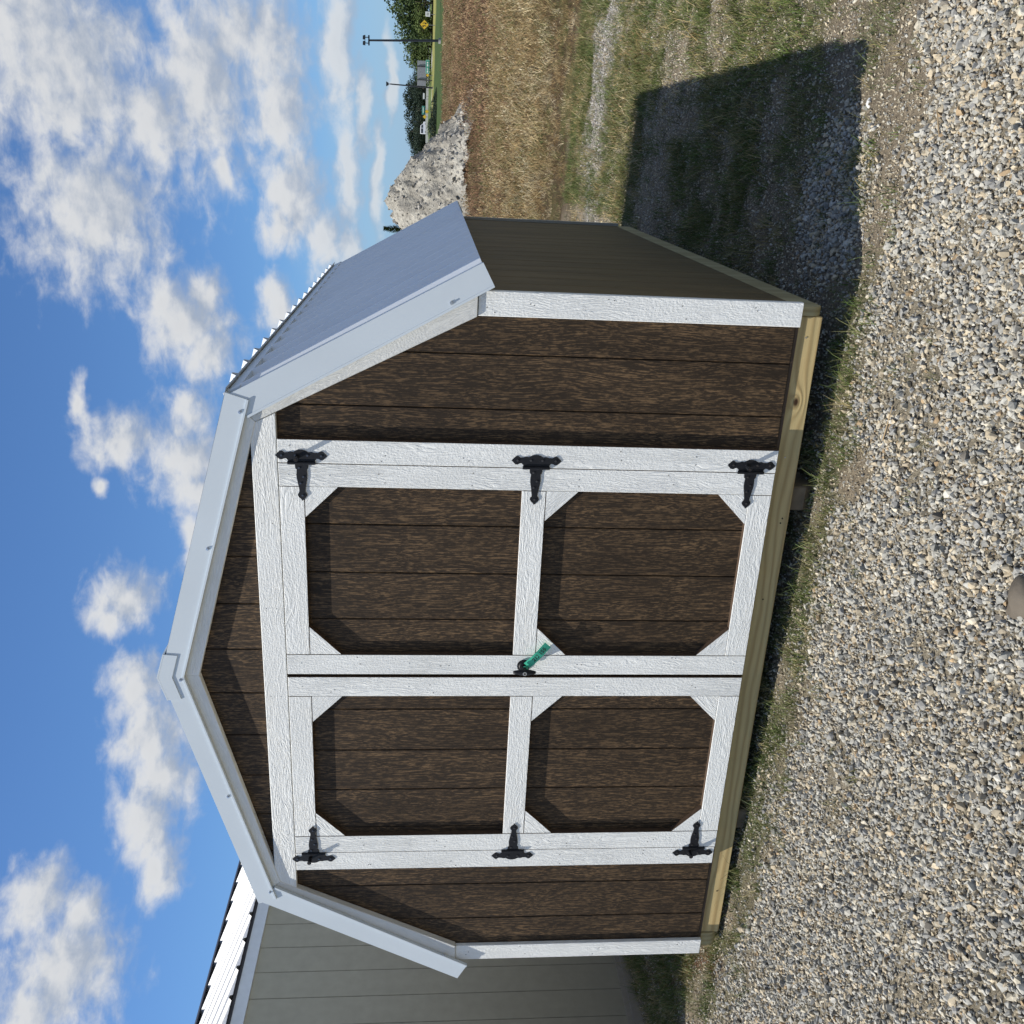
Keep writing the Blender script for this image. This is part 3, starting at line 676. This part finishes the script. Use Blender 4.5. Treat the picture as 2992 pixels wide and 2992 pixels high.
scatter('grass', np.stack([x, y, height(x, y)], 1), rng.uniform(.55, 1.25, len(x)) * (1 + .35 * (y > 1)), np.where(big, 4, rng.integers(0, 4, len(x))), gp, tilt=.12)
x, y = sample(2600, -3.0, -1.58, .3, 3.5); dens = .7; keep = rng.random(len(x)) < dens; x, y = x[keep], y[keep]
scatter('weeds', np.stack([x, y, height(x, y)], 1), rng.uniform(.7, 1.9, len(x)), np.where(rng.random(len(x)) < .4, 4, rng.integers(0, 4, len(x))), gp, tilt=.2)
dp = [clump('dry_clump', DG, 20, .26, .15, .0042, 1.4, heads=3) for _ in range(4)] + [clump('dry_clump_green', GG, 16, .20, .12, .0036, 1.2)]
x, y = sample(15500, 0, 13, 7.0, 26); z = zones(x, y); keep = inview(x, y) & (rng.random(len(x)) < z[3] * np.where(y < 12, 1, .8)) & (x > -1 + (y - 7) * -.1); x, y = x[keep], y[keep]
grn = (fbm(x * .5, y * .8, 3) > .50) & (rng.random(len(x)) < .6)
scatter('dry_grass', np.stack([x, y, height(x, y)], 1), rng.uniform(.35, .9, len(x)) * np.clip((y - 5) / 7, .4, 1.3) * (.55 + .9 * fbm(x * .6 + 3, y * .6, 3)), np.where(grn, 4, rng.integers(0, 4, len(x))), dp, tilt=.25)
x, y = sample(2600, 1.2, 7, 2.6, 7.6); z = zones(x, y); keep = inview(x, y) & (rng.random(len(x)) < (1 - z[2]) * .7 * np.clip((y - 2) / 4, .1, 1) * sst(z[6], .35, .55) + z[2] * .03); x, y = x[keep], y[keep]
scatter('dry_tufts', np.stack([x, y, height(x, y)], 1), rng.uniform(.3, .6, len(x)), rng.integers(0, 5, len(x)), dp, tilt=.3)
FG = rnd_mat('field_green', [(.5, (.13, .13, .05)), (.3, (.20, .17, .07)), (.2, (.30, .23, .11))], .7, .2, False)
fp = [clump('field_clump', DR, 16, .42, .35, .010, .8, heads=9) for _ in range(3)] + [clump('field_clump_pale', DG, 16, .42, .35, .009, .9, heads=5), clump('field_clump_green', FG, 16, .38, .33, .010, .9, heads=2)]
x, y = sample(27000, -4, 28, 17, 99); keep = inview(x, y) & (rng.random(len(x)) < .9); x, y = x[keep], y[keep]
pal = rng.random(len(x)) < np.clip(1.35 - y / 62, .08, .97)
scatter('field_grass', np.stack([x, y, height(x, y)], 1), rng.uniform(.5, 1.1, len(x)) * np.clip(.35 + y / 70, .5, 1.05) * (.5 + fbm(x * .3, y * .2 + 5, 3)), np.where((fbm(x * .16 + 7, y * .10, 3) > .53) & (rng.random(len(x)) < .6) & (y < 70), 4, np.where(pal, 3, rng.integers(0, 3, len(x)))), fp, tilt=.15)

# big single stones and twigs
BR = plain('boulder', (.12, .10, .075), .85, var=.3, scale=9., bump=.012)
def lump(name, loc, r, sc, mat, seed, label, cat, det=3):
    bm = bmesh.new(); bmesh.ops.create_icosphere(bm, subdivisions=det, radius=1); random.seed(seed); ph = [random.uniform(0, 6) for _ in range(6)]
    for v in bm.verts:
        c = v.co; k = 1 + .16 * math.sin(2.3 * c.x + ph[0]) * math.sin(2.1 * c.y + ph[1]) + .10 * math.sin(5 * c.z + ph[2] + 3 * c.x) + .05 * math.sin(9 * c.y + ph[3])
        v.co = Vector((c.x * sc[0] * k, c.y * sc[1] * k, c.z * sc[2] * k)) * r
    me = bpy.data.meshes.new(name); bm.to_mesh(me); bm.free(); me.materials.append(mat); me.polygons.foreach_set('use_smooth', [True] * len(me.polygons))
    o = link(bpy.data.objects.new(name, me)); o.location = loc; return tag(o, label, cat)
lump('rock', (.992, -1.262, -.218), .052, (1.25, .80, .75), BR, 3, 'brownish fist-sized rock lying in the gravel at the photo edge nearest the viewer', 'rock')
lump('stone', (2.235, .275, -.25), .012, (1.5, .9, .7), plain('white_stone', (.62, .62, .60), .8), 5, 'single pale stone on the tip of the shed shadow', 'stone')
TW = plain('dry_twig', (.34, .25, .14), .8)
for k, (x, y, a, L) in enumerate([(2.15, -.30, .5, .10), (1.22, -.42, -.2, .13), (.62, -.55, 1.2, .09)]):
    zz = float(height(x, y)) + .016; d = Vector((math.cos(a), math.sin(a), .03)) * L
    tw = cyl('twig', Vector((x, y, zz)) - d / 2, Vector((x, y, zz)) + d / 2, .0026, TW, None, r2=.0016, n=6)
    tag(tw, ['dry twig lying on the gravel right of the shadow corner', 'long thin dry straw on the gravel in front of the right shed corner', 'short bent dry straw on gravel in front of the right door'][k], 'twig')

# ------------------------------------------------------------------ dirt pile
PM, t, b = new_mat('pile_dirt'); oc = t.n.new('ShaderNodeTexCoord').outputs['Object']
nz = t.noise(oc, 1.1, 6., .6); nf = t.noise(oc, 9., 4., .65)
c = t.mix(t.mr(nz, .42, .58), (.28, .262, .222), (.44, .415, .35)); c = t.mix(t.mr(nf, .5, .66, 0, .6), c, (.13, .12, .105))
t.l.new(c, b.inputs['Base Color']); b.inputs['Roughness'].default_value = .95; b.inputs['Specular IOR Level'].default_value = .1
bp = t.new('ShaderNodeBump', {'Strength': 1., 'Distance': .12, 'Height': nf}); t.l.new(bp.outputs[0], b.inputs['Normal'])
px = np.linspace(-9, 4.6, 260); py = np.linspace(-5.5, 5.5, 130); PX, PY = np.meshgrid(px, py, indexing='ij')
prof = np.interp(PX, [-9, -7, -5, -3.2, -2.0, -1.2, -.4, .2, .6, 1.05, 1.5, 1.9, 2.3, 2.7, 3.4, 4.2, 4.6], [0, .6, 1.7, 2.5, 3.1, 3.68, 3.78, 3.6, 3.25, 3.15, 2.7, 2.15, 1.8, 1.35, .75, .25, 0])
env = np.clip(1 - np.abs(PY + .4 + .6 * np.sin(PX)) / 5.2, 0, 1) ** .8
rg = np.abs(fbm(PX * .55, PY * .55 + 4, 5) - .5) * 2; PZ = prof * env
PZ = PZ * (1 - .45 * rg * sst(env, 1., .55)) + (fbm(PX * 1.7, PY * 1.7, 5) - .5) * .85 * sst(PZ, .05, .8) + (fbm(PX * 6, PY * 6, 3) - .5) * .22 * sst(PZ, .05, .5)
ii = np.arange(PX.size).reshape(PX.shape); F = np.stack([ii[:-1, :-1], ii[1:, :-1], ii[1:, 1:], ii[:-1, 1:]], -1).reshape(-1, 4)
pile = fast('dirt_pile', np.stack([PX, PY + .8 * (fbm(PX * .8, PZ * .8, 3) - .5), PZ], -1).reshape(-1, 3), F, PM); pile.location = (0, 43.5, -.3)
tag(pile, 'tall pale heap of dug earth and rubble in the field behind the shed', 'dirt pile')

RUB = rnd_mat('rubble', [(.4, (.31, .29, .25)), (.3, (.25, .23, .195)), (.3, (.37, .35, .305))])
rub = [hull_rock('clod', RUB, random.uniform(.6, .9), 10) for _ in range(4)]
k_ = rng.integers(0, PX.size, 5200); ux, uy, uz = PX.ravel()[k_], PY.ravel()[k_], PZ.ravel()[k_]
sl = (uz > .02) | (rng.random(len(k_)) < .35); ux, uy, uz = ux[sl], uy[sl], uz[sl]
s_ = np.clip(rng.lognormal(-2.85, .6, len(ux)), .02, .24) * np.where(uz < .8, 1.25, .9)
scatter('pile_rubble', np.stack([ux + rng.normal(0, .05, len(ux)), uy + 43.5 + rng.normal(0, .05, len(ux)) + .8 * (fbm(ux * .8, uz * .8, 3) - .5), np.maximum(uz, .05) - .3], 1), s_, rng.integers(0, 4, len(ux)), rub, rotfull=True)
# ------------------------------------------------------------------ distance: road, barrier, trees, poles, signs
CON = plain('pale_concrete', (.50, .49, .45), .8, var=.1, scale=.5); ASP = plain('asphalt', (.10, .10, .10), .9, scale=.6)
xs = np.linspace(-160, 160, 161)
def strip(name, y0, y1, dz, mat, z=None, x0=-160, x1=160):
    xx = np.linspace(x0, x1, 121); V = []; F = []
    for x_ in xx:
        for y_ in (y0, y1): V.append((x_, y_, float(height(x_, y_)) + dz))
    for i in range(len(xx) - 1): a = 2 * i; F.append((a, a + 2, a + 3, a + 1))
    return mesh(name, V, F, mat)
tag(strip('road', 206, 213, .25, CON), kind='structure'); tag(strip('upper_road', 273, 283, .16, ASP), kind='structure')
def shade_at(x, y): return float(height(x, y))
bar = empty('concrete_barrier', (0, 271, 0)); tag(bar, 'long low pale concrete barrier along the far road', 'barrier')
for i in range(16):
    x_ = -6 + i * 2.2; zb = shade_at(x_, 271)
    prism('barrier_section', [(x_, zb - .2), (x_ + 2.15, zb - .2), (x_ + 2.15, zb + .62), (x_, zb + .62)], -.15, .15, CON, bar)
# light poles
PBK = plain('black_pole', (.014, .015, .02), .5); GREYC = plain('grey_base', (.3, .29, .27), .8)
def pole(x, y, z, H, lean, heads, label):
    o = empty('light_pole', (x, y, z)); tag(o, label, 'light pole', 'light poles on the far lawn')
    cyl('base', (0, 0, -.6), (0, 0, .25), .32, GREYC, o, n=14); cyl('pole', (0, 0, .25), (lean, 0, H - .75), .15, PBK, o, r2=.11, n=12)
    if heads == 2:
        cyl('crossarm', (lean - .55, 0, H - .72), (lean + .55, 0, H - .72), .09, PBK, o, n=8)
        for sx in (-1, 1):
            cyl('bracket', (lean + sx * .32, 0, H - .7), (lean + sx * .30, 0, H - .3), .05, PBK, o, n=6)
            prism('floodlight', [(lean + sx * .30 - .26, H - .28), (lean + sx * .30 + .24, H - .30), (lean + sx * .3 + .16, H - .02), (lean + sx * .3 - .22, H)], -.25, .25, PBK, o)
    else:
        cyl('bracket', (lean, 0, H - .8), (lean, 0, H - .3), .06, PBK, o, n=6)
        prism('floodlight', [(lean - .42, H), (lean + .42, H), (lean + .2, H - .45), (lean - .2, H - .45)], -.25, .25, PBK, o)
    return o
pole(13.85, 121.1, .90, 9.25, -.42, 2, 'tall black light pole with two floodlights on a crossarm'); pole(12.4, 191.4, 1.75, 9.05, .25, 1, 'more distant thin light pole with a single lamp head')
# billboard seen from behind
BBM = plain('grey_ribbed_sheet', (.26, .27, .31), .6, var=.08, scale=1.5); POST = plain('dark_post', (.03, .03, .035), .6)
bb = empty('billboard', (17.1, 226.2, 0)); tag(bb, 'grey ribbed back of a wide roadside billboard on dark posts', 'billboard')
nb_ = 12
for i in range(nb_):
    za = 3.65 + i * 1.95 / nb_; box('panel', (-2.55, -.05, za), (2.55, .05 + .02 * (i % 2), za + 1.95 / nb_ - .03), BBM, bb)
for x_ in (-1.35, 1.35, ): box('post', (x_ - .09, -.28, 1.2), (x_ + .09, -.06, 5.62), POST, bb)
YL = plain('yellow_sign', (.72, .46, .03), .5); GSN = plain('green_sign', (.01, .22, .15), .5); WSN = plain('white_sign', (.7, .71, .7), .5); BKS = plain('sign_black', (.015, .015, .015), .6); STL = plain('steel_post', (.22, .22, .22), .5, metal=.5)
def sign(name, x, y, zc, w, h, mat, label, cat, shape='rect', post=True, border=None):
    o = empty(name, (x, y, zc)); tag(o, label, cat, 'roadside signs')
    if shape == 'diamond':
        prism('border', [(0, h), (w, 0), (0, -h), (-w, 0)], -.02, .0, BKS, o); k = .9; prism('face', [(0, h * k), (w * k, 0), (0, -h * k), (-w * k, 0)], -.03, -.0205, mat, o)
    else:
        prism('border', [(-w, -h), (w, -h), (w, h), (-w, h)], -.02, .0, border or mat, o); prism('face', [(-w * .93, -h * .85), (w * .93, -h * .85), (w * .93, h * .85), (-w * .93, h * .85)], -.03, -.0205, mat, o)
    if post: box('post', (-.05, .01, -(zc - shade_at(x, y)) - .2), (.05, .09, 0), STL, o)
    return o
d = sign('warning_sign', 22.46, 185.6, 3.64, .86, .86, YL, 'yellow diamond warning sign with two black arrows in front of trees', 'road sign', 'diamond')
for sx, up in ((-.22, 1), (.22, -1)):
    A = [(sx - .09, -.34 * up), (sx + .05, -.30 * up), (sx + .12, .0), (sx + .04, .18 * up), (sx + .16, .20 * up), (sx - .06, .46 * up), (sx - .22, .10 * up), (sx - .08, .14 * up), (sx - .02, .0)]
    prism('arrow', A, -.038, -.031, BKS, d)
s = sign('small_sign', 24.17, 185.4, 3.05, .40, .42, WSN, 'small square white roadside sign right of the yellow diamond', 'road sign')
for k in (-.14, .02, .16): box('lettering', (-.24, -.036, k - .03), (.24, -.031, k + .03), BKS, s)
g = sign('guide_sign', 18.35, 223.9, 3.30, 1.35, .40, GSN, 'green guide sign with white border just below the billboard', 'road sign', border=plain('sign_border', (.3, .6, .55), .5))
for x_, w_ in ((-.95, .22), (-.6, .14), (-.3, .1), (.35, .3), (.85, .2)): box('lettering', (x_ - w_, -.036, -.14), (x_ + w_ * .6, -.031, .15), WSN, g)
for (x, y, z, r, lab) in [(16.45, 221.2, 3.25, .36, 'pale yellow marker sign right below the billboard middle'), (10.26, 256.5, 3.6, .55, 'yellow diamond sign at the barrier, lower of the pair'), (9.0, 256.6, 4.15, .55, 'yellow diamond sign at the barrier, higher of the pair')]:
    sign('warning_sign', x, y, z, r, r, YL, lab, 'road sign', 'diamond')
g2_ = sign('guide_sign', 10.6, 258.5, 4.55, 1.0, .32, GSN, 'far green guide sign before the dark trees near the white van', 'road sign', border=plain('sign_border_b', (.25, .55, .5), .5))
box('lettering', (-.7, -.036, -.08), (.7, -.031, .1), WSN, g2_)
w2 = sign('guide_sign', 14.1, 262.0, 4.5, .75, .24, WSN, 'far white rectangular sign before the dark trees beside the thin pole', 'road sign', border=STL)
# white van on the far road
VW = plain('white_paint', (.75, .76, .77), .3, var=.02); VG = plain('dark_glass', (.03, .035, .045), .1); TY = plain('tyre', (.02, .02, .02), .8)
vz = shade_at(7.6, 277) + .17; van = empty('van', (6.4, 276.8, vz)); tag(van, 'white van driving on the far road behind the barrier', 'van')
prism('body', [(-1.3, .35), (1.9, .35), (1.95, 1.0), (1.3, 1.25), (.9, 1.9), (-1.3, 1.95)], -.85, .85, VW, van, bevel=.08)
prism('windscreen', [(1.26, 1.27), (1.28, 1.27), (.93, 1.85), (.90, 1.85)], -.75, .75, VG, van)
prism('side_window', [(.25, 1.2), (1.15, 1.2), (.82, 1.72), (.25, 1.72)], -.87, -.852, VG, van); prism('side_window', [(-1.1, 1.2), (.1, 1.2), (.1, 1.75), (-1.1, 1.75)], -.87, -.852, VG, van)
for x_ in (-.75, 1.3):
    for y_ in (-.8, .8): cyl('wheel', (x_, y_ - .1, .34), (x_, y_ + .1, .34), .34, TY, van, n=16)

# ------------------------------------------------------------------ trees
LEAFR = []
def leaf_mat(name, a, b_):
    m, t, b = new_mat(name); co = t.n.new('ShaderNodeTexCoord').outputs['Object']; n = t.noise(co, .55, 4.); n2 = t.noise(co, 5., 2.)
    c = t.mix(t.mr(t.math('ADD', n, t.math('MULTIPLY', n2, .4)), .5, .9), a, b_); t.l.new(c, b.inputs['Base Color']); b.inputs['Roughness'].default_value = .7; b.inputs['Specular IOR Level'].default_value = .2
    return m
LM = [leaf_mat('foliage_green', (.030, .052, .018), (.075, .105, .03)), leaf_mat('foliage_dark', (.016, .028, .018), (.035, .052, .03)), leaf_mat('foliage_light', (.05, .075, .02), (.10, .13, .035))]
BARK = plain('bark', (.09, .07, .05), .9, var=.3, scale=6.)
def crown_mesh(kind, seed, n=2600, leaf=.26, w=1., h=1.):
    r = np.random.default_rng(seed); L = 9
    cen = np.stack([r.uniform(-.62, .62, L) * w, r.uniform(-.55, .55, L) * w, r.uniform(.30, .80, L) * h], 1); rad = r.uniform(.22, .36, L)
    cen[:, 2] += -.25 * np.abs(cen[:, 0])
    k = r.integers(0, L, n); d = r.normal(size=(n, 3)); d /= np.linalg.norm(d, axis=1)[:, None]
    p = cen[k] + d * (rad[k] * r.uniform(.5, 1.08, n) ** .6)[:, None]
    a = r.normal(size=(n, 3)); a /= np.linalg.norm(a, axis=1)[:, None]; b = np.cross(a, r.normal(size=(n, 3))); b /= np.linalg.norm(b, axis=1)[:, None]
    s = (leaf / 10 * r.uniform(.6, 1.5, n))[:, None]; V = np.stack([p - a * s, p + b * s * .7, p + a * s, p - b * s * .7], 1).reshape(-1, 3)
    me = bpy.data.meshes.new('crown'); F = np.arange(n * 4).reshape(-1, 4)
    me.vertices.add(n * 4); me.vertices.foreach_set('co', V.astype(np.float32).ravel()); me.loops.add(n * 4); me.loops.foreach_set('vertex_index', F.astype(np.int32).ravel())
    me.polygons.add(n); me.polygons.foreach_set('loop_start', np.arange(0, n * 4, 4, dtype=np.int32)); me.update(calc_edges=True); me.materials.append(LM[kind]); return me
def trunk_mesh():
    V = []; F = []; n = 8
    def limb(a, b, r0, r1):
        a, b = Vector(a), Vector(b); q = (b - a).normalized().to_track_quat('Z', 'Y'); s = len(V)
        for c, rr in ((a, r0), (b, r1)):
            for i in range(n): V.append(c + q @ Vector((math.cos(i * 6.283 / n) * rr, math.sin(i * 6.283 / n) * rr, 0)))
        for i in range(n): F.append((s + i, s + (i + 1) % n, s + n + (i + 1) % n, s + n + i))
    limb((0, 0, -.05), (0, 0, .35), .035, .026)
    for a in range(5): an = a * 1.3; limb((0, 0, .18 + .04 * a), (math.cos(an) * .35, math.sin(an) * .3, .5 + .07 * a), .018, .005)
    limb((0, 0, .33), (.05, 0, .8), .022, .006)
    me = bpy.data.meshes.new('trunk'); me.from_pydata([tuple(v) for v in V], [], F); me.materials.append(BARK); return me
TRK_ = trunk_mesh(); CR = {(k, s): crown_mesh(k, 10 * k + s) for k in range(3) for s in range(3)}
def tree(x, y, H, Wd, kind, var, label, group, sink=0.):
    o = empty('tree', (x, y, shade_at(x, y) - sink), random.uniform(0, 6)); tag(o, label, 'tree', group)
    for nm, me, sc in (('trunk', TRK_, H), ('crown', CR[(kind, var)], H)):
        c = link(bpy.data.objects.new(nm, me), o); c.scale = (Wd, Wd, sc)
    return o
random.seed(11)
# near green trees on the right, behind the yellow diamond sign
for i, (x, y, H, Wd, k) in enumerate([(33.5, 236, 10.5, 11, 0), (29.8, 234, 8.8, 9, 0), (27.2, 238, 7.2, 8, 2), (25.2, 242, 6.6, 7, 0), (23.6, 238, 5.0, 7, 2), (22.2, 240, 5.8, 6, 0), (20.9, 244, 4.6, 6, 2), (19.2, 240, 3.6, 5, 0), (38.5, 240, 11, 11, 0), (31.5, 229, 5.0, 8, 2), (26.0, 231, 4.0, 7, 2)]):
    tree(x, y, H, Wd, k, i % 3, ['tall green tree at the photo corner', 'broad green tree beside the tallest one', 'bushy green tree behind the yellow sign', 'green tree seen left of the yellow sign', 'low pale green tree beside the black pole', 'rounded tree behind the black light pole', 'small pale tree right of the billboard', 'low shrubby tree touching the billboard edge', 'tall green tree just outside the corner', 'low pale bush in front of the tall trees', 'low pale bush below the yellow sign'][i], 'green trees beside the far road')
DL = ['dark distant tree half hidden by the billboard', 'dark distant tree showing left of the billboard', 'tallest dark tree, behind the thin pole', 'dark tree above the far white sign', 'dark tree above the far green guide sign', 'dark tree above the two yellow signs by the barrier', 'dark tree right above the white van', 'dark tree just left of the white van', 'dark tree next to the dirt pile edge', 'lower dark tree just clearing the dirt pile', 'low dark tree in front of the row beside the billboard',
      'low dark tree in front of the row below the thin pole tree', 'low dark tree in front of the row behind the guide sign', 'low dark tree in front of the row behind the van', 'small rounded tree peeking over the billboard top', 'dark tree behind the dirt pile', 'dark tree farther behind the dirt pile']
for i, (x, y, H, Wd, k) in enumerate([(19.5, 318, 8, 8, 1), (16.8, 322, 8.8, 8, 1), (14.2, 326, 9.0, 8, 1), (11.6, 326, 8.6, 9, 1), (8.8, 330, 8.2, 8, 1), (6.0, 326, 8.0, 8, 1), (3.4, 330, 7.4, 8, 1), (.8, 328, 6.6, 8, 1), (-1.9, 326, 6.0, 7, 1), (-4.6, 330, 5.6, 8, 1), (17.9, 300, 5.4, 7, 1), (13.0, 305, 5.6, 8, 1), (7.4, 305, 5.4, 8, 1), (2.0, 305, 4.8, 8, 1), (22.5, 325, 5.5, 6, 1), (-9, 330, 6, 9, 1), (-15, 332, 6, 9, 1)]):
    tree(x, y, H, Wd, k, (i + 1) % 3, DL[i], 'dark trees beyond the far road', .4)
random.seed(4)
for i, (x, y, H, Wd) in enumerate([(6.4, 148, 1.7, 4.2), (4.6, 146, 1.5, 4), (2.6, 149, 1.6, 4.5), (8.2, 152, 1.1, 3.2)]):
    o = empty('shrub', (x, y, shade_at(x, y) - .6)); tag(o, ['low dark shrub in the middle of the bank clump right of the dirt pile', 'low dark shrub nearer the dirt pile edge on the bank', 'low dark shrub half hidden by the dirt pile', 'smallest dark shrub at the lawn end of the bank clump'][i], 'shrub', 'dark shrubs on the bank')
    c = link(bpy.data.objects.new('foliage', CR[(1, i % 3)]), o); c.scale = (Wd, Wd, H * 1.2)
# conifer tip behind the pile
def conifer(x, y, zt, H, W_, label):
    o = empty('conifer', (x, y, zt - H)); tag(o, label, 'tree'); V = []; F = []; r = np.random.default_rng(3)
    for k in range(900):
        q = r.random() ** .7; z = H * q; rad = W_ * (1 - q) * r.uniform(.2, 1) + .02; a = r.uniform(0, 6.283); p = Vector((math.cos(a) * rad, math.sin(a) * rad, z)); dd = Vector((math.cos(a) * .16, math.sin(a) * .16, .12)); sd = Vector((-math.sin(a), math.cos(a), 0)) * .045
        s = len(V); V += [p - sd, p + sd, p + dd]; F.append((s, s + 1, s + 2))
    mesh('crown', V, F, LM[0], o); cyl('trunk', (0, 0, 0), (0, 0, H * .95), .10, BARK, o, r2=.01, n=8)
conifer(-2.85, 56.5, 4.35, 4.6, 1.1, 'small conifer tip showing above the dirt pile behind the roof')
o = tree(-42.6, 36.8, 12.6, 4.2, 0, 1, 'treetop just showing above the grey shed ridge', None)
# small green weed on the pile
o = empty('shrub', (-.55, 40.6, 1.05)); tag(o, 'small green weed growing on the face of the dirt pile', 'shrub'); c = link(bpy.data.objects.new('foliage', CR[(0, 0)]), o); c.scale = (.5, .5, .5)
